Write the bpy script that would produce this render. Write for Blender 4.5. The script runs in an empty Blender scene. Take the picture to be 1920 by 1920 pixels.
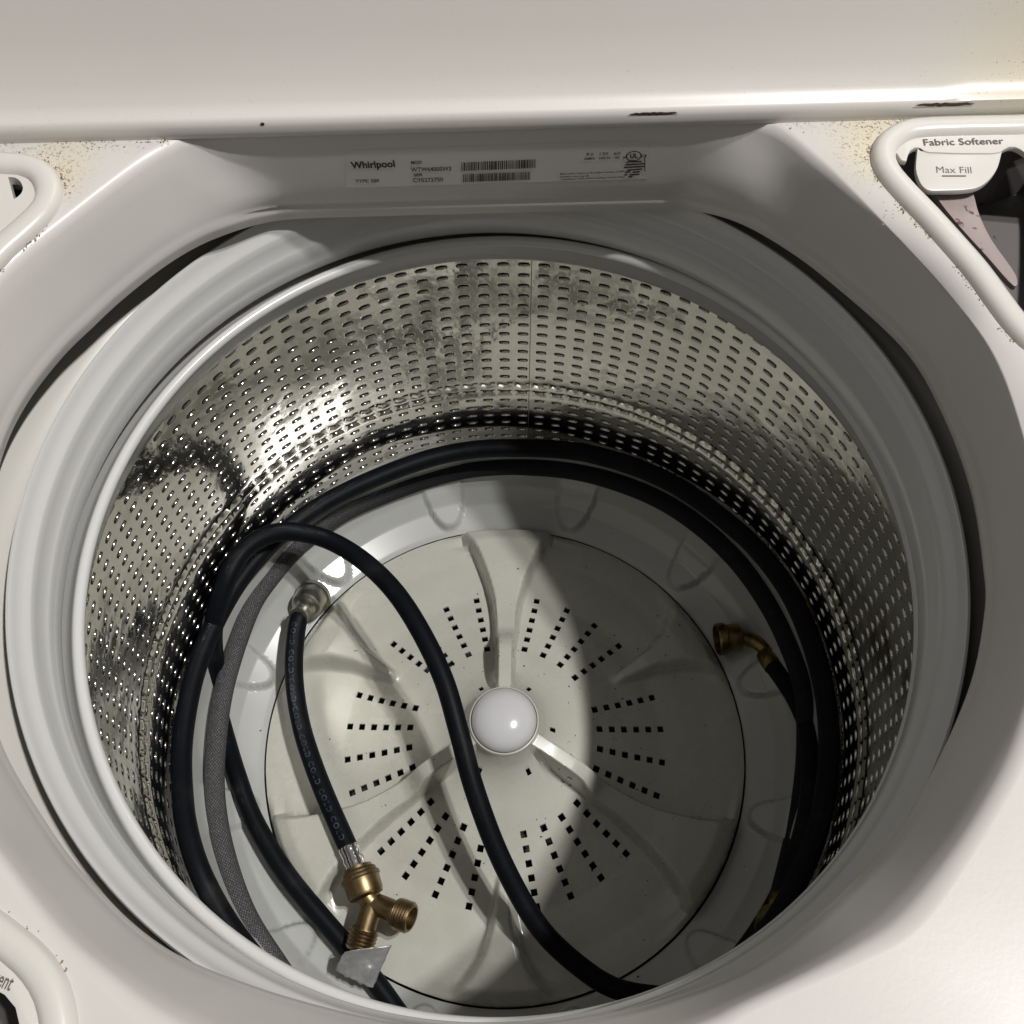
import bpy, bmesh, math, random
from math import sin, cos, pi, radians, sqrt, atan2, hypot
from mathutils import Vector, Matrix, noise
from mathutils.geometry import tessellate_polygon
random.seed(7)
S = bpy.context.scene
COL = S.collection

# ------------------------------------------------------------------ camera
FPX = 2056.95
CAM = Vector((0.0, -0.27442, 0.62575))
ROT = Matrix(((0.99941556, 0.03155357, -0.01314978),
              (-0.03410667, 0.89456922, -0.44562612),
              (-0.00229771, 0.44581417, 0.89512259)))
cd = bpy.data.cameras.new('camera'); cam = bpy.data.objects.new('camera', cd); COL.objects.link(cam)
cd.sensor_width = 36; cd.lens = FPX / 1920 * 36; cd.clip_start = 0.01; cd.clip_end = 50
cam.matrix_world = Matrix.Translation(CAM) @ ROT.to_4x4()
S.camera = cam

# ------------------------------------------------------------------ room light
w = bpy.data.worlds.new('World'); S.world = w; w.use_nodes = True
bg = w.node_tree.nodes['Background']; bg.inputs[0].default_value = (1.0, 0.97, 0.92, 1); bg.inputs[1].default_value = 0.18

def area(name, loc, target, size, energy, col=(1, 0.93, 0.82)):
    l = bpy.data.lights.new(name, 'AREA'); l.shape = 'DISK'; l.size = size; l.energy = energy; l.color = col
    o = bpy.data.objects.new(name, l); COL.objects.link(o); o.location = loc
    d = Vector(target) - Vector(loc); o.rotation_euler = d.to_track_quat('-Z', 'Y').to_euler()
    return o
area('ceiling_lamp', (1.275, -0.36, 3.10), (0, 0, 0), 0.09, 56, (1, 0.972, 0.945))
area('ceiling_lamp', (1.310, -0.12, 3.10), (0, 0, 0), 0.09, 56, (1, 0.972, 0.945))

S.view_settings.view_transform = 'Standard'; S.view_settings.look = 'None'
S.view_settings.exposure = 0.12; S.view_settings.gamma = 1.0
try:
    S.cycles.max_bounces = 10; S.cycles.diffuse_bounces = 5; S.cycles.glossy_bounces = 6
    S.cycles.sample_clamp_indirect = 4.0; S.cycles.blur_glossy = 0.3
except Exception: pass

# ------------------------------------------------------------------ helpers
def ray(px, py):
    return ROT @ Vector(((px - 960) / FPX, -(py - 960) / FPX, -1.0))
def P(px, py, z):
    d = ray(px, py); t = (z - CAM.z) / d.z
    return CAM + d * t
def PY(px, py, o, n):
    d = ray(px, py); t = (Vector(o) - CAM).dot(n) / d.dot(n)
    return CAM + d * t

def smoothstep(a, b, x):
    t = max(0.0, min(1.0, (x - a) / (b - a))) if a != b else float(x > a)
    return t * t * (3 - 2 * t)
def interp(tab, x):
    if x <= tab[0][0]: return tab[0][1]
    for (a, u), (b, v) in zip(tab, tab[1:]):
        if x <= b: return u + (v - u) * (x - a) / (b - a)
    return tab[-1][1]

def catmull(pts, sub=8, closed=False):
    n = len(pts); out = []
    rng = range(n) if closed else range(n - 1)
    for i in rng:
        if closed: p0, p1, p2, p3 = pts[(i - 1) % n], pts[i], pts[(i + 1) % n], pts[(i + 2) % n]
        else: p0, p1, p2, p3 = pts[max(i - 1, 0)], pts[i], pts[i + 1], pts[min(i + 2, n - 1)]
        for k in range(sub):
            t = k / sub
            out.append(0.5 * ((2 * p1) + (p2 - p0) * t + (2 * p0 - 5 * p1 + 4 * p2 - p3) * t * t + (3 * p1 - p0 - 3 * p2 + p3) * t ** 3))
    if not closed: out.append(pts[-1].copy())
    return out
def resample(pts, step, closed=False):
    if closed: pts = pts + [pts[0]]
    L = [0]
    for a, b in zip(pts, pts[1:]): L.append(L[-1] + (b - a).length)
    n = max(2, int(round(L[-1] / step))); out = []; j = 0
    for k in range(n + (0 if closed else 1)):
        s = L[-1] * k / n
        while j < len(L) - 2 and L[j + 1] < s: j += 1
        f = (s - L[j]) / max(1e-9, L[j + 1] - L[j]); out.append(pts[j].lerp(pts[j + 1], f))
    return out, L[-1]

def mk(name, verts, faces, mat=None, parent=None, smooth=True, uvs=None, mats=None, fm=None):
    me = bpy.data.meshes.new(name); me.from_pydata([tuple(v) for v in verts], [], faces); me.update()
    if uvs:
        l = me.uv_layers.new(name='UVMap')
        for poly in me.polygons:
            for li, u in zip(poly.loop_indices, uvs[poly.index]): l.data[li].uv = u
    if smooth: me.polygons.foreach_set('use_smooth', [True] * len(me.polygons))
    if mats:
        for m in mats: me.materials.append(m)
        if fm: me.polygons.foreach_set('material_index', fm)
    elif mat: me.materials.append(mat)
    o = bpy.data.objects.new(name, me); COL.objects.link(o)
    if parent: o.parent = parent
    return o
def sharp(o, ang=35):
    me = o.data; bm = bmesh.new(); bm.from_mesh(me)
    for e in bm.edges:
        if len(e.link_faces) == 2 and e.calc_face_angle(0) > radians(ang): e.smooth = False
    bm.to_mesh(me); bm.free(); return o
def fixn(o):
    bm = bmesh.new(); bm.from_mesh(o.data); bmesh.ops.recalc_face_normals(bm, faces=bm.faces); bm.to_mesh(o.data); bm.free(); return o
def empty(name, loc=(0, 0, 0)):
    o = bpy.data.objects.new(name, None); COL.objects.link(o); o.location = loc; o.empty_display_size = 0.05; return o
def tag(o, label=None, cat=None, group=None, kind=None):
    for k, v in (('label', label), ('category', cat), ('group', group), ('kind', kind)):
        if v: o[k] = v
    return o

def lathe(name, prof, mat, parent=None, n=180, centre=(0, 0), flip=False, frame=None, ang=35):
    """revolve (r,z) profile; frame=(origin, axis) for arbitrary axis"""
    V = []; F = []
    if frame:
        o, ax = Vector(frame[0]), Vector(frame[1]).normalized()
        ux = ax.orthogonal().normalized(); uy = ax.cross(ux)
    for r, z in prof:
        for k in range(n):
            a = 2 * pi * k / n
            if frame: V.append(o + ax * z + (ux * cos(a) + uy * sin(a)) * r)
            else: V.append(Vector((centre[0] + r * cos(a), centre[1] + r * sin(a), z)))
    for i in range(len(prof) - 1):
        for k in range(n):
            q = (i * n + k, i * n + (k + 1) % n, (i + 1) * n + (k + 1) % n, (i + 1) * n + k)
            F.append(q[::-1] if flip else q)
    ob = mk(name, V, F, mat, parent)
    return sharp(ob, ang) if ang else ob

def frames(path):
    T = []
    for i in range(len(path)):
        a = path[max(i - 1, 0)]; b = path[min(i + 1, len(path) - 1)]; T.append((b - a).normalized())
    N = []; n = (Vector((0, 0, 1)) - T[0] * T[0].z)
    if n.length < 1e-3: n = T[0].orthogonal()
    n.normalize()
    for t in T:
        n = (n - t * n.dot(t)).normalized(); N.append(n.copy())
    return T, N
def tube(name, path, rad, mat, parent=None, n=20, caps=True, step=0.004):
    path, L = resample(path, step)
    T, N = frames(path); V = []; F = []; UV = []
    m = len(path); s = 0; SS = []
    for i, p in enumerate(path):
        if i: s += (p - path[i - 1]).length
        SS.append(s); b = T[i].cross(N[i]); r = rad(i / (m - 1)) if callable(rad) else rad
        for k in range(n):
            a = 2 * pi * k / n; V.append(p + (N[i] * cos(a) + b * sin(a)) * r)
    for i in range(m - 1):
        for k in range(n):
            F.append((i * n + k, i * n + (k + 1) % n, (i + 1) * n + (k + 1) % n, (i + 1) * n + k))
            UV.append(((SS[i], k / n), (SS[i], (k + 1) / n), (SS[i + 1], (k + 1) / n), (SS[i + 1], k / n)))
    if caps:
        F.append(tuple(range(n))[::-1]); UV.append([(0, 0)] * n)
        F.append(tuple((m - 1) * n + k for k in range(n))); UV.append([(0, 0)] * n)
    o = mk(name, V, F, mat, parent, uvs=UV); fixn(o); return o

# ------------------------------------------------------------------ materials
def mat(name, col, rough=0.4, metal=0.0, coat=0.0, spec=0.5):
    m = bpy.data.materials.new(name); m.use_nodes = True; b = m.node_tree.nodes['Principled BSDF']
    b.inputs['Base Color'].default_value = (*col, 1); b.inputs['Roughness'].default_value = rough
    b.inputs['Metallic'].default_value = metal; b.inputs['Coat Weight'].default_value = coat
    b.inputs['Coat Roughness'].default_value = 0.12
    b.inputs['Specular IOR Level'].default_value = spec
    return m
def nt(m): return m.node_tree, m.node_tree.nodes, m.node_tree.links, m.node_tree.nodes['Principled BSDF']
def add_noise(m, scale, lo, hi, coord='Object', detail=4, stretch=None):
    t, n, l, b = nt(m)
    tc = n.new('ShaderNodeTexCoord'); nz = n.new('ShaderNodeTexNoise'); nz.inputs['Scale'].default_value = scale; nz.inputs['Detail'].default_value = detail
    src = tc.outputs[coord]
    if stretch:
        mp = n.new('ShaderNodeMapping'); mp.inputs['Scale'].default_value = stretch; l.new(src, mp.inputs[0]); src = mp.outputs[0]
    l.new(src, nz.inputs[0])
    mr = n.new('ShaderNodeMapRange'); mr.inputs[1].default_value = lo; mr.inputs[2].default_value = hi; l.new(nz.outputs[0], mr.inputs[0])
    return mr.outputs[0]
def mixcol(m, fac, col, base=None):
    t, n, l, b = nt(m); mx = n.new('ShaderNodeMix'); mx.data_type = 'RGBA'
    l.new(fac, mx.inputs[0])
    cur = b.inputs['Base Color']
    if cur.is_linked: l.new(cur.links[0].from_socket, mx.inputs[6])
    else: mx.inputs[6].default_value = cur.default_value
    mx.inputs[7].default_value = (*col, 1); l.new(mx.outputs[2], cur); return mx
def mul(m, a, b_):
    t, n, l, b = nt(m); k = n.new('ShaderNodeMath'); k.operation = 'MULTIPLY'
    for i, v in enumerate((a, b_)):
        if isinstance(v, (int, float)): k.inputs[i].default_value = v
        else: l.new(v, k.inputs[i])
    return k.outputs[0]
def bump(m, h, strength, dist):
    t, n, l, b = nt(m); bp = n.new('ShaderNodeBump'); bp.inputs['Strength'].default_value = strength; bp.inputs['Distance'].default_value = dist
    l.new(h, bp.inputs['Height']); 
    if b.inputs['Normal'].is_linked: l.new(b.inputs['Normal'].links[0].from_socket, bp.inputs['Normal'])
    l.new(bp.outputs[0], b.inputs['Normal'])
def near(m, p, r0, r1):
    """1 inside r0, 0 outside r1 around point p (object space)"""
    t, n, l, b = nt(m); tc = n.new('ShaderNodeTexCoord'); d = n.new('ShaderNodeVectorMath'); d.operation = 'DISTANCE'
    l.new(tc.outputs['Object'], d.inputs[0]); d.inputs[1].default_value = p
    mr = n.new('ShaderNodeMapRange'); mr.interpolation_type = 'SMOOTHSTEP'
    mr.inputs[1].default_value = r0; mr.inputs[2].default_value = r1; mr.inputs[3].default_value = 1; mr.inputs[4].default_value = 0
    l.new(d.outputs['Value'], mr.inputs[0]); return mr.outputs[0]
def axis_ramp(m, ax, a, b2):
    t, n, l, b = nt(m); tc = n.new('ShaderNodeTexCoord'); sp = n.new('ShaderNodeSeparateXYZ'); l.new(tc.outputs['Object'], sp.inputs[0])
    mr = n.new('ShaderNodeMapRange'); mr.inputs[1].default_value = a; mr.inputs[2].default_value = b2; l.new(sp.outputs[ax], mr.inputs[0]); return mr.outputs[0]

WHITE = (0.55, 0.53, 0.51)
def enamel(name, col=WHITE, rough=0.28, fine=1.0):
    m = mat(name, col, rough, 0, 0.12)
    f = add_noise(m, 9, 0.35, 0.75); mixcol(m, mul(m, f, 0.25), (col[0] * .93, col[1] * .92, col[2] * .88))
    s = add_noise(m, 900, 0.79, 0.82, detail=1); mixcol(m, mul(m, s, 0.55 * fine), (0.16, 0.13, 0.09))
    g = add_noise(m, 60, 0.3, 0.8); bump(m, g, 0.08, 0.0006)
    return m
deck_m = enamel('deck_enamel', rough=0.40, fine=0.6)
g = add_noise(deck_m, 420, 0.3, 0.8); bump(deck_m, g, 0.10, 0.0002)
# grime by the hinge and around the dispenser rims
spk = add_noise(deck_m, 700, 0.56, 0.66, detail=6)
hin = axis_ramp(deck_m, 2, 0.1445, 0.1452); hy = axis_ramp(deck_m, 1, 0.205, 0.222); mixcol(deck_m, mul(deck_m, mul(deck_m, hin, hy), mul(deck_m, spk, 0.9)), (0.10, 0.085, 0.055))
for p, r, c in ((P(1640, 240, .145), .045, .9), (P(1640, 300, .145), .03, .7), (P(110, 305, .145), .032, .8), (P(112, 350, .145), .02, .5), (P(1730, 400, .145), .018, .4)):
    nr = near(deck_m, p, 0.004, r); mixcol(deck_m, mul(deck_m, nr, 0.45 * c), (0.58, 0.50, 0.30))
    mixcol(deck_m, mul(deck_m, spk, mul(deck_m, nr, c)), (0.20, 0.15, 0.07))
lid_m = enamel('lid_enamel', (0.58, 0.56, 0.53), 0.36, fine=0.8)
ls = add_noise(lid_m, 700, 0.68, 0.74, detail=3); lz = axis_ramp(lid_m, 2, 0.20, 0.15)
mixcol(lid_m, mul(lid_m, ls, mul(lid_m, lz, 0.5)), (0.25, 0.19, 0.10))
cr = near(lid_m, (0.33, 0.24, 0.165), 0.0, 0.09); mixcol(lid_m, mul(lid_m, cr, 0.5), (0.60, 0.52, 0.33)); mixcol(lid_m, mul(lid_m, mul(lid_m, cr, 1.5), ls), (0.18, 0.12, 0.06))
disp_m = enamel('dispenser_plastic', (0.58, 0.565, 0.53), 0.3, fine=0.4)
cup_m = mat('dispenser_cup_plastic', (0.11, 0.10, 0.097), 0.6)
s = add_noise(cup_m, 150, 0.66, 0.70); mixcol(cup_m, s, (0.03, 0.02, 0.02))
stain_m = mat('stained_plastic', (0.30, 0.25, 0.24), 0.35)
s = add_noise(stain_m, 120, 0.62, 0.66); mixcol(stain_m, s, (0.12, 0.04, 0.03))
ring_m = mat('ring_plastic', (0.54, 0.54, 0.532), 0.22, 0, 0.25)
s = add_noise(ring_m, 900, 0.79, 0.82, detail=1); mixcol(ring_m, mul(ring_m, s, 0.5), (0.15, 0.13, 0.1))
tubc_m = mat('tub_cover_plastic', (0.50, 0.485, 0.45), 0.3)
base_m = mat('basket_base_plastic', (0.42, 0.43, 0.415), 0.20, 0, 0.3)
s = add_noise(base_m, 30, 0.4, 0.8); mixcol(base_m, mul(base_m, s, .2), (0.32, 0.32, 0.29))
imp_m = mat('impeller_plastic', (0.47, 0.47, 0.415), 0.24, 0, 0.25)
s = add_noise(imp_m, 25, 0.4, 0.8); mixcol(imp_m, mul(imp_m, s, .25), (0.33, 0.325, 0.26))
s = add_noise(imp_m, 900, 0.79, 0.82, detail=1); mixcol(imp_m, mul(imp_m, s, 0.7), (0.10, 0.09, 0.06))
s = add_noise(imp_m, 45, 0.3, 0.75, detail=8); t, n_, l_, b_ = nt(imp_m); mr = n_.new('ShaderNodeMapRange'); mr.inputs[3].default_value = .18; mr.inputs[4].default_value = .38; l_.new(s, mr.inputs[0]); l_.new(mr.outputs[0], b_.inputs['Roughness'])
cap_m = mat('cap_plastic', (0.55, 0.55, 0.56), 0.16, 0, 0.5)
dark_m = mat('dark_cavity', (0.012, 0.012, 0.012), 0.6)  # near-black colour stands in for the shade inside recesses
tub_m = mat('outer_tub_plastic', (0.05, 0.05, 0.048), 0.5)
rub_m = mat('black_rubber', (0.004, 0.005, 0.007), 0.48, spec=0.10)
s = add_noise(rub_m, 22, 0.58, 0.72, detail=7); mixcol(rub_m, mul(rub_m, s, 0.35), (0.035, 0.035, 0.036))
s = add_noise(rub_m, 500, 0.3, 0.8); bump(rub_m, s, 0.25, 0.0004)
s = add_noise(rub_m, 60, 0.55, 0.8); mixcol(rub_m, mul(rub_m, s, 0.2), (0.018, 0.018, 0.020))
# steel
steel_m = mat('stainless_steel', (0.61, 0.595, 0.56), 0.13, 1.0)
s = add_noise(steel_m, 28, 0.2, 0.8, detail=3); bump(steel_m, s, 0.13, 0.0030)
s = add_noise(steel_m, 130, 0.2, 0.8, detail=2); bump(steel_m, s, 0.08, 0.0007)
t, n_, l_, b_ = nt(steel_m)
s = add_noise(steel_m, 14, 0.35, 0.75)
mr = n_.new('ShaderNodeMapRange'); mr.inputs[3].default_value = 0.07; mr.inputs[4].default_value = 0.20; l_.new(s, mr.inputs[0]); l_.new(mr.outputs[0], b_.inputs['Roughness'])
s = add_noise(steel_m, 260, 0.64, 0.70, detail=3); mixcol(steel_m, mul(steel_m, s, 0.18), (0.34, 0.32, 0.27))
# braided hose
braid_m = mat('braided_fabric', (0.012, 0.013, 0.016), 0.75, spec=.2)
t, n_, l_, b_ = nt(braid_m)
uv = n_.new('ShaderNodeUVMap'); uv.uv_map = 'UVMap'
def wave(m, su, sv, sc):
    t, n, l, b = nt(m); mp = n.new('ShaderNodeMapping'); mp.inputs['Scale'].default_value = (su, sv, 1); l.new(uv.outputs[0], mp.inputs[0])
    ck = n.new('ShaderNodeTexChecker'); ck.inputs['Scale'].default_value = sc; l.new(mp.outputs[0], ck.inputs[0]); return ck.outputs['Fac']
ck = wave(braid_m, 620, 44, 1.0)
nz = n_.new('ShaderNodeTexNoise'); mp = n_.new('ShaderNodeMapping'); mp.inputs['Scale'].default_value = (500, 60, 1); l_.new(uv.outputs[0], mp.inputs[0]); l_.new(mp.outputs[0], nz.inputs[0]); nz.inputs['Scale'].default_value = 1
mr = n_.new('ShaderNodeMapRange'); mr.inputs[1].default_value = .35; mr.inputs[2].default_value = .7; l_.new(nz.outputs[0], mr.inputs[0])
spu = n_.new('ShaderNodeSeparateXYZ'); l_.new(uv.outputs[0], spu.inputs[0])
grey_ramp = n_.new('ShaderNodeMapRange'); grey_ramp.inputs[1].default_value = .62; grey_ramp.inputs[2].default_value = .40; l_.new(spu.outputs[0], grey_ramp.inputs[0])  # grey at the hose start, darkening to near black along its length
mixcol(braid_m, grey_ramp.outputs[0], (0.036, 0.035, 0.037))
mixcol(braid_m, mul(braid_m, mul(braid_m, ck, grey_ramp.outputs[0]), mr.outputs[0]), (0.20, 0.197, 0.20)); bump(braid_m, ck, 0.5, 0.0006)
bn = add_noise(braid_m, 90, .55, .7); mixcol(braid_m, mul(braid_m, bn, .3), (0.035, 0.035, 0.038))
chrome_m = mat('chrome', (0.75, 0.75, 0.74), 0.10, 1.0)
zinc_m = mat('zinc_plated_metal', (0.42, 0.41, 0.36), 0.32, 1.0)
s = add_noise(zinc_m, 120, .3, .7); mixcol(zinc_m, s, (0.55, 0.54, 0.48))
brass_m = mat('brass', (0.29, 0.215, 0.115), 0.38, 1.0)
s = add_noise(brass_m, 90, .35, .75, detail=6); mixcol(brass_m, mul(brass_m, s, .8), (0.13, 0.085, 0.045)); bump(brass_m, s, 0.15, 0.0005)
oldbrass_m = mat('tarnished_brass', (0.36, 0.27, 0.11), 0.42, 1.0)
s = add_noise(oldbrass_m, 90, .35, .7, detail=6); mixcol(oldbrass_m, s, (0.10, 0.06, 0.02))
tape_m = mat('duct_tape', (0.27, 0.27, 0.27), 0.35, 0.3)
s = add_noise(tape_m, 160, .3, .8, stretch=(1, 6, 1)); mixcol(tape_m, mul(tape_m, s, .5), (0.36, 0.36, 0.355)); bump(tape_m, s, 0.25, 0.0005)
ink_m = mat('grey_print', (0.10, 0.085, 0.08), 0.5)
blk_m = mat('black_print', (0.012, 0.011, 0.010), 0.5)
label_m = mat('label_film', (0.545, 0.525, 0.50), 0.35)
blue_m = mat('faded_blue_print', (0.042, 0.062, 0.090), 0.5, spec=.2)
s = add_noise(blue_m, 120, .4, .6); mixcol(blue_m, s, (0.018, 0.024, 0.034))
rust_m = mat('rust', (0.09, 0.045, 0.03), 0.8)
s = add_noise(rust_m, 400, .4, .6); mixcol(rust_m, s, (0.03, 0.02, 0.015))
grime_m = mat('grime', (0.10, 0.08, 0.035), 0.9)
s = add_noise(grime_m, 300, .4, .6); mixcol(grime_m, s, (0.26, 0.22, 0.11))
lint_m = mat('dark_lint', (0.02, 0.018, 0.015), 0.9)

# ================================================================== WASHING MACHINE
W = empty('washing_machine', (0, 0, 0))
tag(W, 'open white top-load washing machine with perforated steel basket and raised lid', 'washing machine')

# ---- opening curves (world x, y)
ZD = 0.145; ZL = 0.085
Lpx = [(1553,507),(1695,635),(1768,755),(1823,901),(1847,1047),(1849,1138),(1814,1300),(1700,1531),(1569,1675),(1412,1806),(1250,1872),(1100,1905),(940,1924),(800,1920),(700,1910),(480,1850),(300,1770),(160,1640),(71,1517),(0,1390),(-28,1270),(-40,1130),(-32,980),(0,835),(45,740),(110,655),(170,596),(225,545),(300,486),(365,446),(430,419),(490,402),(540,395),(620,391.5),(800,387),(1050,381),(1230,377),(1300,378),(1380,398),(1460,440)]
Cpx = [(1950,950),(1880,700),(1790,560),(1680,440),(1560,322),(1500,276),(1445,250),(1385,236),(1320,231),(1200,229),(960,235),(600,245),(440,250),(370,258),(310,276),(262,302),(140,395),(0,510),(-100,640),(-165,850),(-185,1100),(-150,1350),(-80,1500),(0,1610),(100,1740),(200,1830),(290,1900),(420,1965),(650,2015),(900,2025),(1150,1985),(1330,1918),(1400,1882),(1600,1785),(1720,1700),(1860,1500),(1930,1340),(1965,1150)]
Lp = [tuple(P(x, y, ZL).xy) for x, y in Lpx]; Cp = [tuple(P(x, y, ZD).xy) for x, y in Cpx]
C0 = Vector((-.009, -.015))
def polar(pts):
    c = catmull([Vector((x, y, 0)) for x, y in pts], 10, True)
    tab = sorted((atan2(p.y - C0.y, p.x - C0.x), hypot(p.x - C0.x, p.y - C0.y)) for p in c)
    tab = [(tab[-1][0] - 2 * pi, tab[-1][1])] + tab + [(tab[0][0] + 2 * pi, tab[0][1])]
    return lambda a: interp(tab, a)
fL, fC = polar(Lp), polar(Cp)
NA = 360
def ang(k):
    a = -pi + 2 * pi * (k + .5) / NA; return a
def backmask(a, x): return smoothstep(.185, .150, abs(x + .002)) * (1 if a > 0 else 0)
ZBK, ZMK = .070, .094; YB = P(915, 387, ZBK).y; YM = P(915, 345, ZMK).y; YC = P(915, 238, ZD).y
prof = [('lip_in', 0), ('lip_lo', 0), ('lip', 0), ('a', 0), ('m', 0), ('n', 0), ('o', 0), ('c1', 0), ('c2', 0), ('c3', 0), ('c4', 0)]
V = []
for k in range(NA):
    a = ang(k); u = Vector((cos(a), sin(a), 0)); o = Vector((C0.x, C0.y, 0)); rl, rc = fL(a), fC(a)
    L_ = o + u * rl; C_ = o + u * rc; bmk = backmask(a, L_.x)
    bml = smoothstep(.170, .120, abs(L_.x + .002)) * (1 if a > 0 else 0)
    zl = ZL + (ZBK - ZL) * bml; Lw = Vector((L_.x, L_.y, ZL)); Lw = CAM + (Lw - CAM) * ((zl - CAM.z) / (ZL - CAM.z)); B0 = Lw
    bmm = smoothstep(.165, .115, abs(L_.x + .002)) * (1 if a > 0 else 0); bmc = smoothstep(.195, .150, abs(C_.x + .002)) * (1 if a > 0 else 0)
    M0 = Vector((L_.x + (C_.x - L_.x) * .55, YM, ZMK)); C0b = Vector((C_.x, YC, ZD - .004))
    L_ = L_.copy(); 
    def side(t, zt): return o + u * (rl + (rc - rl) * t) + Vector((0, 0, ZL + (ZD - ZL) * zt))
    col = []
    L_ = Vector((Lw.x, Lw.y, 0))
    col.append(L_ + u * .0035 + Vector((0, 0, zl - .012)))
    col.append(L_ + u * .0008 + Vector((0, 0, zl - .004)))
    col.append(L_ + Vector((0, 0, zl)))
    col.append(L_ + u * .0014 + Vector((0, 0, zl + .0028)))
    # slope points, shoulder (sides) vs strip + upright panel (back)
    S_ = [side(.10, .12), side(.25, .27), side(.45, .47), side(.68, .71), side(.87, .895), side(1.06, .98), side(1.32, .9995)]
    
    B_ = [B0.lerp(M0, .35), B0.lerp(M0, .9), M0.lerp(C0b, .12), M0.lerp(C0b, .55), M0.lerp(C0b, .92), C0b + Vector((0, .0025, .0030)), C0b + Vector((0, .010, .0038))]
    for s_, b2, w_ in zip(S_, B_, (bml, bmm, bmm, (bmm + bmc) / 2, bmc, bmc, bmc)): col.append(s_.lerp(b2, w_))
    V.append(col)
m = len(V[0]); VV = [p for c in V for p in c]; F = []
for k in range(NA):
    for j in range(m - 1): F.append((k * m + j, k * m + j + 1, ((k + 1) % NA) * m + j + 1, ((k + 1) % NA) * m + j))
# flat deck with openings for the dispensers
outer = [Vector((-.42, -.42, ZD)), Vector((.42, -.42, ZD)), Vector((.42, .42, ZD)), Vector((-.42, .42, ZD))]
soft_px = [(2080, 224), (1920, 225), (1800, 227), (1722, 231), (1690, 241), (1667, 260), (1661, 285), (1672, 313), (1705, 352), (1745, 393), (1795, 448), (1840, 500), (1880, 555), (1915, 600), (1960, 640), (2080, 700)]
bleach_px = [(-140, 292), (0, 297), (40, 300), (72, 315), (86, 345), (78, 378), (45, 413), (0, 452), (-50, 500), (-140, 560)]
det_px = [(-140, 1700), (-60, 1718), (0, 1758), (50, 1800), (82, 1845), (98, 1895), (104, 1960), (90, 2040), (40, 2100), (-140, 2100)]
ZR = ZD + .006
def loop(px, z, closed=True): return resample(catmull([P(x, y, z) for x, y in px], 8, closed), .006, closed)[0]
soft_c = loop(soft_px, ZR); bleach_c = loop(bleach_px, ZR); det_c = loop(det_px, ZR)
def clampx(v, lim=.395): return Vector((max(-lim, min(lim, v.x)), v.y, v.z))
holes = []
for c in (soft_c, bleach_c, det_c):
    c[:] = [clampx(v) for v in c]
    holes.append([Vector((v.x, v.y, ZD)) for v in c])
inner = [V[k][-1].copy() for k in range(NA)]
polys = [outer, inner] + holes
flat = [v for p in polys for v in p]
tris = tessellate_polygon(polys)
base = len(VV)
idx = list(range(base, base + len(flat)))
VV += [Vector((v.x, v.y, ZD)) for v in flat]
# weld inner loop onto the shoulder's outermost ring
for k in range(NA): VV[k * m + m - 1].z = ZD
for tr in tris:
    F.append(tuple(idx[i] for i in tr))
deck = mk('top_deck', VV, F, deck_m, W)
bm = bmesh.new(); bm.from_mesh(deck.data); bmesh.ops.remove_doubles(bm, verts=bm.verts, dist=1e-5); bmesh.ops.recalc_face_normals(bm, faces=bm.faces)
up = sum(f.normal.z * f.calc_area() for f in bm.faces)
if up < 0: bmesh.ops.reverse_faces(bm, faces=bm.faces)
bm.to_mesh(deck.data); bm.free()
# cabinet below the deck
cabV = []; cabF = []
for z in (ZD - .0005, ZD - .03, -.62):
    s_ = .42 if z > -.1 else .42
    cabV += [Vector((-s_, -.42, z)), Vector((s_, -.42, z)), Vector((s_, .42, z)), Vector((-s_, .42, z))]
for i in range(2):
    for k in range(4): cabF.append((i * 4 + k, i * 4 + (k + 1) % 4, (i + 1) * 4 + (k + 1) % 4, (i + 1) * 4 + k))
cabF.append((8, 9, 10, 11))
mk('cabinet', cabV, cabF, tubc_m, W, smooth=False)

# ---- lid: raised, leaning back; rolled lower edge
def lid_profile():
    return [(y - .028, z + .0275) for y, z in [(.2475, .1155), (.2455, .1175), (.2450, .1215), (.2452, .1255), (.2462, .1290), (.2485, .1305), (.2515, .1312), (.2560, .1345), (.2640, .1440), (.2760, .1640), (.2910, .2000), (.3170, .2650), (.3550, .3650), (.3930, .4650), (.3990, .4650), (.3250, .2550), (.2800, .1500), (.2600, .1200), (.2475, .1155)]]
lp = lid_profile(); XS = [-.41, -.33, -.2, -.05, .1, .2, .262, .268, .285, .300, .34, .41]
LV = []; LF = []
for x in XS:
    dz = .0 if x < .265 else .0
    for j, (y, z) in enumerate(lp): LV.append(Vector((x, y + (0.0015 if x > .28 and 5 <= j <= 8 else 0), z + (0.0012 if (x > .28 and 4 <= j <= 7) else 0))))
n = len(lp)
for i in range(len(XS) - 1):
    for j in range(n - 1): LF.append((i * n + j, i * n + j + 1, (i + 1) * n + j + 1, (i + 1) * n + j))
LF.append(tuple(range(n - 1))); LF.append(tuple((len(XS) - 1) * n + j for j in range(n - 1)))
lid = mk('lid', LV, LF, lid_m, W); fixn(lid); sharp(lid, 50)
def chip(x0, x1, z, parent):
    V_ = []; F_ = []; N_ = 14
    for i in range(N_ + 1):
        x = x0 + (x1 - x0) * i / N_; e = sin(pi * min(1, max(0, i / N_))) ** .4; j = random.uniform(-.0004, .0004)
        V_ += [Vector((x, .2173, z - .0014 * e + j)), Vector((x, .2170, z)), Vector((x, .2173, z + .0012 * e + j))]
    for i in range(N_):
        for k in range(2): F_.append((i * 3 + k, i * 3 + k + 1, i * 3 + 4 + k, i * 3 + 3 + k))
    c = mk('paint_chip', V_, F_, rust_m, parent); c['label'] = 'dark rusty chip in the lid edge paint'; return c
chip(.084, .113, .155, lid); chip(.252, .287, .156, lid); chip(-.131, -.1285, .155, lid)

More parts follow.
